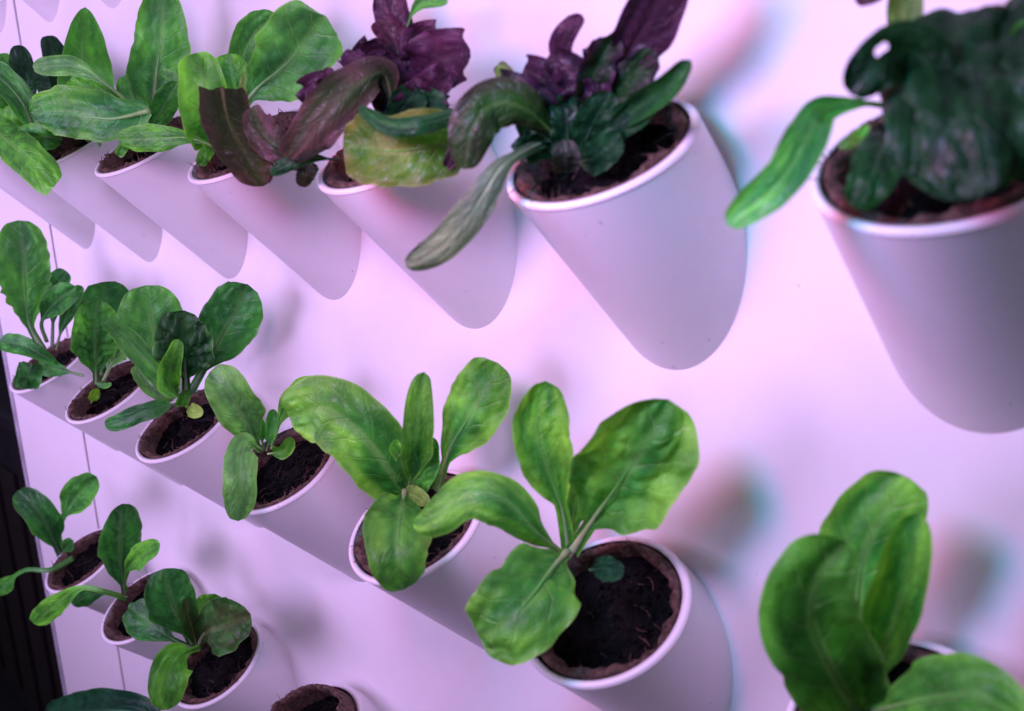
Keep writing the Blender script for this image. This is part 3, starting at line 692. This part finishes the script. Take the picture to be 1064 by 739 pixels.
        ([(-0.1711, -0.0748, 0.0585), (-0.1598, -0.0782, 0.0727), (-0.1497, -0.0782, 0.0875)], 0.0097, (0.639, -0.769, 0.024), 'deep', dict(t0=0.0)),
        ([(-0.1684, -0.068, 0.0629), (-0.1363, -0.0782, 0.0777), (-0.1091, -0.0884, 0.0878), (-0.0953, -0.0918, 0.0985)], 0.0068, (0.579, -0.816, -0.009), 'teal2', dict(t0=0.04, k=0.95, veins=6, cup=0.3)),
        ([(-0.1824, -0.0765, 0.0649), (-0.1823, -0.102, 0.0806), (-0.1905, -0.1156, 0.0834), (-0.1951, -0.1258, 0.0718), (-0.202, -0.1258, 0.0535)], 0.0131, (0.715, -0.699, 0.001), 'purplegreen2', dict(t0=0.02, k=0.8, veins=5, ruf=0.1, cup=-0.2)),
        ([(-0.1878, -0.085, 0.0701), (-0.1886, -0.102, 0.086), (-0.2007, -0.1054, 0.088), (-0.2149, -0.1088, 0.0822)], 0.0038, (0.715, -0.699, -0.009), 'purple', dict(t0=0.0, ruf=0.2)),
        ([(-0.171, -0.085, 0.0498), (-0.1629, -0.0952, 0.0583), (-0.1637, -0.0952, 0.0659)], 0.007, (0.66, -0.749, 0.056), 'greyg', dict(t0=0.0)),
        ([(-0.1897, -0.0782, 0.065), (-0.1798, -0.1122, 0.0591), (-0.1785, -0.1258, 0.0525), (-0.1854, -0.136, 0.0351), (-0.2041, -0.1411, 0.0173), (-0.2292, -0.1428, 0.0056)], 0.0095, (0.728, -0.677, 0.11), 'silver', dict(t0=0.16, k=0.9, veins=7, cup=-0.3, pet=0.3)),
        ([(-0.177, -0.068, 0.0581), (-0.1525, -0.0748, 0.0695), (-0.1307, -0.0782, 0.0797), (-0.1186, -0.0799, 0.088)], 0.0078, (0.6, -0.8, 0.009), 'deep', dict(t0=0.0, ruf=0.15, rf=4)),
        ([(-0.1797, -0.0646, 0.0643), (-0.1627, -0.0646, 0.08), (-0.1467, -0.0646, 0.0947), (-0.1323, -0.0663, 0.1056)], 0.0109, (0.607, -0.794, -0.023), 'purplegreen', dict(t0=0.0, ruf=0.2, rf=4)),
        ([(-0.1854, -0.068, 0.0693), (-0.1736, -0.0714, 0.0851), (-0.1767, -0.0748, 0.0975), (-0.1885, -0.0782, 0.105)], 0.0088, (0.656, -0.754, -0.028), 'purple', dict(t0=0.0, ruf=0.35, rf=4)),
        ([(-0.1883, -0.0748, 0.0664), (-0.1864, -0.0884, 0.0811), (-0.1951, -0.0952, 0.0899), (-0.2099, -0.0986, 0.0905)], 0.0093, (0.698, -0.716, -0.013), 'purplegreen', dict(t0=0.0, ruf=0.3, rf=5)),
        ([(-0.1725, -0.068, 0.0693), (-0.1632, -0.0714, 0.0848), (-0.1637, -0.0731, 0.0999), (-0.1601, -0.0748, 0.1116)], 0.0066, (0.638, -0.769, -0.034), 'purple', dict(t0=0.0, ruf=0.35, rf=5)),
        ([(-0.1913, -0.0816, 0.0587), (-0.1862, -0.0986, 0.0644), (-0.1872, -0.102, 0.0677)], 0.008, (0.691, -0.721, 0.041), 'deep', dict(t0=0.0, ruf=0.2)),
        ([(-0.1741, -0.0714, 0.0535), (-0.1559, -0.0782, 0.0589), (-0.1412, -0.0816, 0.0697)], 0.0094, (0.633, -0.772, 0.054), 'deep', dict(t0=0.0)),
    ],
    (1, -2): [
        ([(-0.3286, -0.0595, 0.0831), (-0.3188, -0.0629, 0.1076), (-0.3182, -0.068, 0.1277), (-0.3221, -0.0714, 0.1513)], 0.0115, (0.775, -0.627, -0.074), 'purple', dict(t0=0.3, ruf=0.2, rf=4, pet=0.25)),
        ([(-0.324, -0.0612, 0.1078), (-0.3116, -0.0646, 0.1291), (-0.2948, -0.068, 0.14), (-0.2674, -0.0714, 0.1391)], 0.0041, (0.757, -0.646, -0.098), 'mid', dict(t0=0.35)),
        ([(-0.3227, -0.0646, 0.0793), (-0.3015, -0.068, 0.0976), (-0.2747, -0.0731, 0.108), (-0.248, -0.0748, 0.1124)], 0.0173, (0.749, -0.661, -0.044), 'purple', dict(t0=0.04, k=1.0, veins=6, ruf=0.22, rf=4, bl=0.05)),
        ([(-0.3194, -0.068, 0.0698), (-0.3206, -0.0748, 0.0965), (-0.3026, -0.0782, 0.1121)], 0.0116, (0.785, -0.62, -0.022), 'purple', dict(t0=0.0, ruf=0.15)),
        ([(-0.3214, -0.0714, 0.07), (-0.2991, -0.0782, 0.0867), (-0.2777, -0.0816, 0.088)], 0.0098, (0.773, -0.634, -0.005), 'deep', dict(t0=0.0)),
        ([(-0.3207, -0.085, 0.0892), (-0.3116, -0.102, 0.1062), (-0.3208, -0.1054, 0.1142)], 0.0077, (0.801, -0.597, -0.04), 'purple', dict(t0=0.0, ruf=0.3, rf=3)),
        ([(-0.3475, -0.085, 0.0822), (-0.3333, -0.1122, 0.097), (-0.3478, -0.119, 0.0888)], 0.009, (0.823, -0.567, -0.023), 'purple', dict(t0=0.0, ruf=0.35, rf=4)),
        ([(-0.3504, -0.0918, 0.0901), (-0.3298, -0.1088, 0.099), (-0.327, -0.1122, 0.1069)], 0.0053, (0.818, -0.574, -0.026), 'purple', dict(t0=0.0, ruf=0.3, rf=3)),
        ([(-0.379, -0.0986, 0.0553), (-0.3736, -0.119, 0.0615), (-0.3812, -0.1258, 0.0706), (-0.3914, -0.1258, 0.0861)], 0.0115, (0.858, -0.514, 0.022), 'pinkpurple', dict(t0=0.0, k=0.7, cup=0.2, ruf=0.15)),
        ([(-0.4366, -0.119, 0.099), (-0.4205, -0.1258, 0.0787), (-0.3988, -0.1292, 0.0589), (-0.3805, -0.1292, 0.0391)], 0.0166, (0.867, -0.497, 0.04), 'brown', dict(t0=-0.15, k=0.9, veins=5)),
        ([(-0.321, -0.0714, 0.0738), (-0.3058, -0.0884, 0.1015), (-0.3068, -0.1088, 0.0955), (-0.3136, -0.1241, 0.081), (-0.3248, -0.1309, 0.068), (-0.3452, -0.1309, 0.056)], 0.0153, (0.822, -0.569, 0.005), 'pinkpurple', dict(t0=0.05, k=0.95, veins=6, cup=-0.2, ruf=0.16, rf=3)),
        ([(-0.3114, -0.0714, 0.0775), (-0.2787, -0.0782, 0.0897), (-0.2577, -0.0816, 0.0994)], 0.0128, (0.758, -0.652, -0.011), 'purple', dict(t0=0.0, ruf=0.3, rf=4)),
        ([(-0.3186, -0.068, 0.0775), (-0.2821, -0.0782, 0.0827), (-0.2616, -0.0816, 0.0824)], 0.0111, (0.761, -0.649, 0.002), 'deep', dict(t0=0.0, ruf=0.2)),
        ([(-0.3222, -0.0748, 0.0815), (-0.3208, -0.0816, 0.1003), (-0.3243, -0.085, 0.1123), (-0.3083, -0.085, 0.1177)], 0.0111, (0.795, -0.605, -0.049), 'purple', dict(t0=0.0, ruf=0.3, rf=5)),
        ([(-0.3217, -0.0646, 0.0888), (-0.3005, -0.068, 0.1085), (-0.2925, -0.0714, 0.1204), (-0.2736, -0.0731, 0.1217)], 0.0111, (0.761, -0.646, -0.065), 'purple', dict(t0=0.0, ruf=0.25, rf=4)),
        ([(-0.3409, -0.085, 0.0821), (-0.3274, -0.1054, 0.0934), (-0.329, -0.119, 0.0919), (-0.3382, -0.1224, 0.085)], 0.0078, (0.827, -0.563, -0.014), 'purple', dict(t0=0.0, ruf=0.4, rf=5)),
        ([(-0.3202, -0.0646, 0.1039), (-0.316, -0.0714, 0.122), (-0.3258, -0.0748, 0.1335)], 0.0092, (0.777, -0.626, -0.065), 'purple2', dict(t0=0.0, ruf=0.35, rf=4)),
        ([(-0.3654, -0.102, 0.0518), (-0.3528, -0.1156, 0.0471), (-0.3584, -0.1156, 0.0382)], 0.0059, (0.835, -0.547, 0.062), 'brown', dict(t0=0)),
        ([(-0.3472, -0.0952, 0.0536), (-0.3462, -0.119, 0.0561), (-0.3545, -0.1275, 0.0527), (-0.3716, -0.1292, 0.0467)], 0.0054, (0.846, -0.531, 0.053), 'teal2', dict(t0=0.05, cup=-0.4)),
        ([(-0.2489, -0.0884, 0.0798), (-0.2282, -0.1054, 0.0646), (-0.2366, -0.1071, 0.0505)], 0.004, (0.741, -0.671, 0.039), 'purple2', dict(t0=0.0, ruf=0.2)),
        ([(-0.2341, -0.0935, 0.0639), (-0.24, -0.1156, 0.063), (-0.2574, -0.1275, 0.0614), (-0.2895, -0.1326, 0.0648)], 0.0203, (0.787, -0.616, 0.045), 'greenred', dict(t0=0.0, k=0.95, veins=6, n=2.6, bl=0.05)),
        ([(-0.2251, -0.102, 0.0798), (-0.222, -0.1343, 0.0746), (-0.2408, -0.1394, 0.0749), (-0.2644, -0.1394, 0.0843)], 0.0058, (0.786, -0.617, 0.019), 'teal2', dict(t0=0.0, k=1.0, cup=-0.4, bl=0.1, veins=9)),
    ],
    (1, -3): [
        ([(-0.5438, -0.051, 0.0847), (-0.5304, -0.051, 0.1132), (-0.5044, -0.051, 0.1373), (-0.4712, -0.051, 0.1498)], 0.0144, (0.855, -0.514, -0.071), 'mid', dict(t0=0.05)),
        ([(-0.5248, -0.0578, 0.0834), (-0.5217, -0.0612, 0.1035), (-0.5204, -0.0646, 0.1255)], 0.0137, (0.869, -0.495, -0.026), 'mid2', dict(t0=0.05)),
        ([(-0.5275, -0.0578, 0.0822), (-0.493, -0.0595, 0.0997), (-0.4438, -0.0629, 0.1158), (-0.3923, -0.0663, 0.1411)], 0.0264, (0.84, -0.54, -0.046), 'mid', dict(t0=0.06, k=1.08, veins=6, n=5, bl=0.03)),
        ([(-0.5162, -0.0612, 0.0845), (-0.5051, -0.0646, 0.0983), (-0.4993, -0.0646, 0.1107)], 0.0034, (0.865, -0.501, -0.019), 'pale', dict(t0=0)),
        ([(-0.5296, -0.0782, 0.0614), (-0.5026, -0.0952, 0.083), (-0.4918, -0.102, 0.1039), (-0.4971, -0.102, 0.1242)], 0.02, (0.883, -0.469, -0.028), 'mid2', dict(t0=0.0, k=0.95, veins=5, cup=0.3)),
        ([(-0.5146, -0.0816, 0.057), (-0.5204, -0.102, 0.0662), (-0.543, -0.1122, 0.0667), (-0.6056, -0.119, 0.0651)], 0.0111, (0.902, -0.43, 0.023), 'mid2', dict(t0=0.02, k=0.9, cup=-0.2, veins=5)),
        ([(-0.5224, -0.085, 0.0595), (-0.5078, -0.0986, 0.0546), (-0.5171, -0.0986, 0.0462)], 0.0052, (0.885, -0.464, 0.04), 'mid2', dict(t0=0)),
        ([(-0.5184, -0.0816, 0.0617), (-0.4904, -0.0918, 0.0612), (-0.4894, -0.0918, 0.0555)], 0.0047, (0.876, -0.481, 0.032), 'bright', dict(t0=0)),
    ],
    (1, -4): [
        ([(-0.6829, -0.051, 0.0885), (-0.6685, -0.051, 0.1167), (-0.6513, -0.051, 0.1448), (-0.6365, -0.051, 0.1867)], 0.0246, (0.896, -0.438, -0.069), 'mid', dict(t0=0.0, k=0.72, veins=7, n=2.0, ruf=0.12, rf=2)),
        ([(-0.6724, -0.0578, 0.0748), (-0.6429, -0.0595, 0.0906), (-0.6112, -0.0612, 0.1092)], 0.011, (0.9, -0.435, -0.008), 'mid', dict(t0=0.0)),
        ([(-0.6117, -0.0544, 0.1053), (-0.6267, -0.0561, 0.1111), (-0.6462, -0.0561, 0.1189)], 0.0048, (0.895, -0.446, -0.032), 'pale2', dict(t0=0.0)),
        ([(-0.688, -0.0612, 0.0833), (-0.6914, -0.0646, 0.1), (-0.6989, -0.0646, 0.1175)], 0.0113, (0.912, -0.41, -0.018), 'mid', dict(t0=0.0)),
        ([(-0.6757, -0.0748, 0.0877), (-0.6988, -0.0884, 0.1006), (-0.7517, -0.0918, 0.1162)], 0.0126, (0.923, -0.385, -0.018), 'mid2', dict(t0=0.0, cup=0.2)),
        ([(-0.6651, -0.0714, 0.0847), (-0.6746, -0.0918, 0.1087), (-0.7143, -0.102, 0.1254), (-0.7885, -0.1088, 0.129)], 0.01, (0.93, -0.365, -0.045), 'pale2', dict(t0=0.1, k=1.1, cup=-0.2)),
        ([(-0.6168, -0.085, 0.0869), (-0.6453, -0.1054, 0.0816), (-0.6821, -0.119, 0.0864), (-0.759, -0.1275, 0.0892)], 0.0248, (0.932, -0.362, -0.003), 'bright3', dict(t0=0.0, k=1.15, veins=7, cup=-0.25, n=2.3, fold=0.03)),
        ([(-0.6753, -0.0816, 0.0608), (-0.6712, -0.0884, 0.0558), (-0.6813, -0.0884, 0.0507)], 0.0044, (0.918, -0.395, 0.032), 'mid2', dict(t0=0.0)),
    ],
    (1, -5): [
        ([(-0.7704, -0.0544, 0.0887), (-0.8383, -0.0578, 0.1116), (-0.9203, -0.0612, 0.1209)], 0.0166, (0.932, -0.362, -0.026), 'deep', dict(t0=0.0)),
        ([(-0.846, -0.0578, 0.0713), (-0.8533, -0.0578, 0.1152), (-0.8668, -0.0578, 0.1437), (-0.8801, -0.0578, 0.163)], 0.0136, (0.934, -0.353, -0.056), 'deep', dict(t0=0.0)),
        ([(-0.8331, -0.0612, 0.0714), (-0.7811, -0.068, 0.1069), (-0.7618, -0.0714, 0.1433), (-0.7461, -0.0714, 0.1775)], 0.0307, (0.925, -0.376, -0.061), 'mid', dict(t0=0.0, k=0.62, veins=5, cup=0.45, n=1.9, ruf=0.12, rf=2)),
        ([(-0.9712, -0.0646, 0.0925), (-0.9456, -0.0646, 0.1219), (-0.9427, -0.0646, 0.1581)], 0.013, (0.945, -0.325, -0.033), 'deep', dict(t0=0.0)),
        ([(-0.8378, -0.0748, 0.0627), (-0.8352, -0.0935, 0.0667), (-0.8944, -0.0952, 0.0619)], 0.0144, (0.943, -0.333, 0.017), 'mid', dict(t0=0)),
    ],
    (1, -6): [
        ([(-0.9909, -0.068, 0.0929), (-0.9859, -0.068, 0.1234), (-0.9967, -0.068, 0.1524)], 0.0182, (0.95, -0.312, -0.033), 'mid', dict(t0=0.0, ruf=0.15)),
        ([(-0.9638, -0.0714, 0.0655), (-0.9663, -0.0782, 0.0794), (-1.0338, -0.0782, 0.0905)], 0.016, (0.951, -0.309, 0.004), 'mid2', dict(t0=0.0)),
        ([(-0.9053, -0.0765, 0.0772), (-0.9013, -0.085, 0.1014), (-0.9254, -0.0935, 0.1245), (-0.9881, -0.0935, 0.1402)], 0.0152, (0.951, -0.307, -0.036), 'mid', dict(t0=0.0)),
        ([(-0.9712, -0.0935, 0.0749), (-0.8341, -0.119, 0.0573), (-0.7776, -0.1258, 0.0453), (-0.7357, -0.1258, 0.025)], 0.0194, (0.946, -0.322, 0.04), 'mid2', dict(t0=-0.1, k=0.95, n=4.5, veins=5, cup=-0.2)),
    ],
}

LETTUCE = {
 (2,-1): 'bright green lettuce with a broad round leaf, in the wide open soil pot',
 (2,-2): 'bright green lettuce with a tongue leaf hanging over the front rim',
 (2,-3): 'small pale green young lettuce, sparsest of the middle row',
 (2,-4): 'dark green lettuce with round crinkled leaves and a folded light leaf',
 (2,-5): 'green lettuce with one large blistered leaf and a tiny lime sprout',
 (2,-6): 'dark green lettuce with a tall scalloped leaf beside the seam',
 (3,-6): 'seedling with two ear shaped leaves and a long stalk reaching over the dark edge',
 (3,-5): 'seedling with a club shaped upright leaf and a long leaf reaching sideways',
 (3,-4): 'bronze tinted young lettuce with round white ribbed leaves',
 (4,-6): 'dark blue green leaf tip rising at the bottom edge of the photo',
 (2,0): 'big blurred green lettuce with a dark cupped leaf in the lower corner',
 (1,0): 'large dark green lettuce drooping over its tube, one pale leaf hanging sideways',
 (1,-1): 'purple and green lettuce with one long silvery leaf hanging down',
 (1,-2): 'wine red lettuce with crumpled leaves and a green leaf over the rim',
 (1,-3): 'green lettuce with a large square ended leaf, beside the wine red one',
 (1,-4): 'green lettuce with one tall upright leaf and a broad pale ribbed one',
 (1,-5): 'dark green lettuce with a tall folded pointed leaf',
 (1,-6): 'green lettuce cut off by the frame, its square leaf hanging over the tube',
}
for key, leaves in PLANTS.items():
    row, x = key
    b = base_of(row, x) + AX * (LEN - .03 * S)
    root = empty('lettuce' if row < 3 else 'lettuce_seedling' if key[0] == 3 and x < -4 else 'lettuce', b)
    tag(root, LETTUCE[key], 'lettuce', 'young lettuces growing in the wall tubes')
    bpy.context.view_layer.update()
    for i, (pts, hw, nrm, kind, kw) in enumerate(leaves):
        build_leaf(root, i + 100 * row - 7 * x, pts, hw, nrm, kind, **kw)

# ------------------------------------------------------------------ grow lamps and room light
def lamp(name, loc, color, power, size, target=(-1.9 * S, 0, -.6 * S)):
    d = bpy.data.lights.new(name, 'AREA'); d.energy = power; d.color = color; d.size = size; d.shape = 'DISK'
    o = link(bpy.data.objects.new(name, d)); o.location = Vector(loc) * S
    o.rotation_euler = (Vector(target) - o.location).to_track_quat('-Z', 'Y').to_euler()
    return o
lamp('grow_lamp_red', (-.84, -2.2, .98), (1, .02, .02), 1.95, .12)
lamp('grow_lamp_green', (-.58, -2.2, 1.08), (.02, 1, .04), 1.19, .12)
lamp('grow_lamp_blue', (-.62, -2.2, 1.02), (.02, .03, 1), 2.55, .12)
# the long lamp bank hung along the wall
far = lamp('grow_lamp_bank', (-7.2, -6.2, .2), (1.02, .64, 1.38), 8.4, 1.5, target=(-6.6 * S, 0, -.6 * S))
far.data.shape = 'RECTANGLE'; far.data.size_y = .55
far.data.spread = math.radians(122)

w = bpy.data.worlds.new('World'); scene.world = w; w.use_nodes = True
bg = w.node_tree.nodes['Background']; bg.inputs[0].default_value = (.92, .92, 1.16, 1); bg.inputs[1].default_value = .155

# ------------------------------------------------------------------ camera
yaw, pit, roll = -0.7852, -0.2637, -0.0336
f = Vector((math.sin(yaw) * math.cos(pit), math.cos(yaw) * math.cos(pit), math.sin(pit)))
r = f.cross(Vector((0, 0, 1))).normalized(); u = r.cross(f)
r2 = r * math.cos(roll) + u * math.sin(roll); u2 = -r * math.sin(roll) + u * math.cos(roll)
cd = bpy.data.cameras.new('camera'); cam = link(bpy.data.objects.new('camera', cd))
loc = Vector((0.814, -2.5717, 0.4933)) * S
cam.matrix_world = Matrix(((r2.x, u2.x, -f.x, loc.x), (r2.y, u2.y, -f.y, loc.y), (r2.z, u2.z, -f.z, loc.z), (0, 0, 0, 1)))
cd.sensor_width = 36; cd.lens = 973.658 / 1064 * 36
cd.clip_start = .01; cd.clip_end = 60
cd.dof.use_dof = True; cd.dof.focus_distance = 4.6 * S; cd.dof.aperture_fstop = 7.5
scene.camera = cam

scene.view_settings.view_transform = 'Standard'; scene.view_settings.look = 'None'; scene.view_settings.exposure = 0
scene.render.engine = 'CYCLES'
scene.cycles.max_bounces = 6
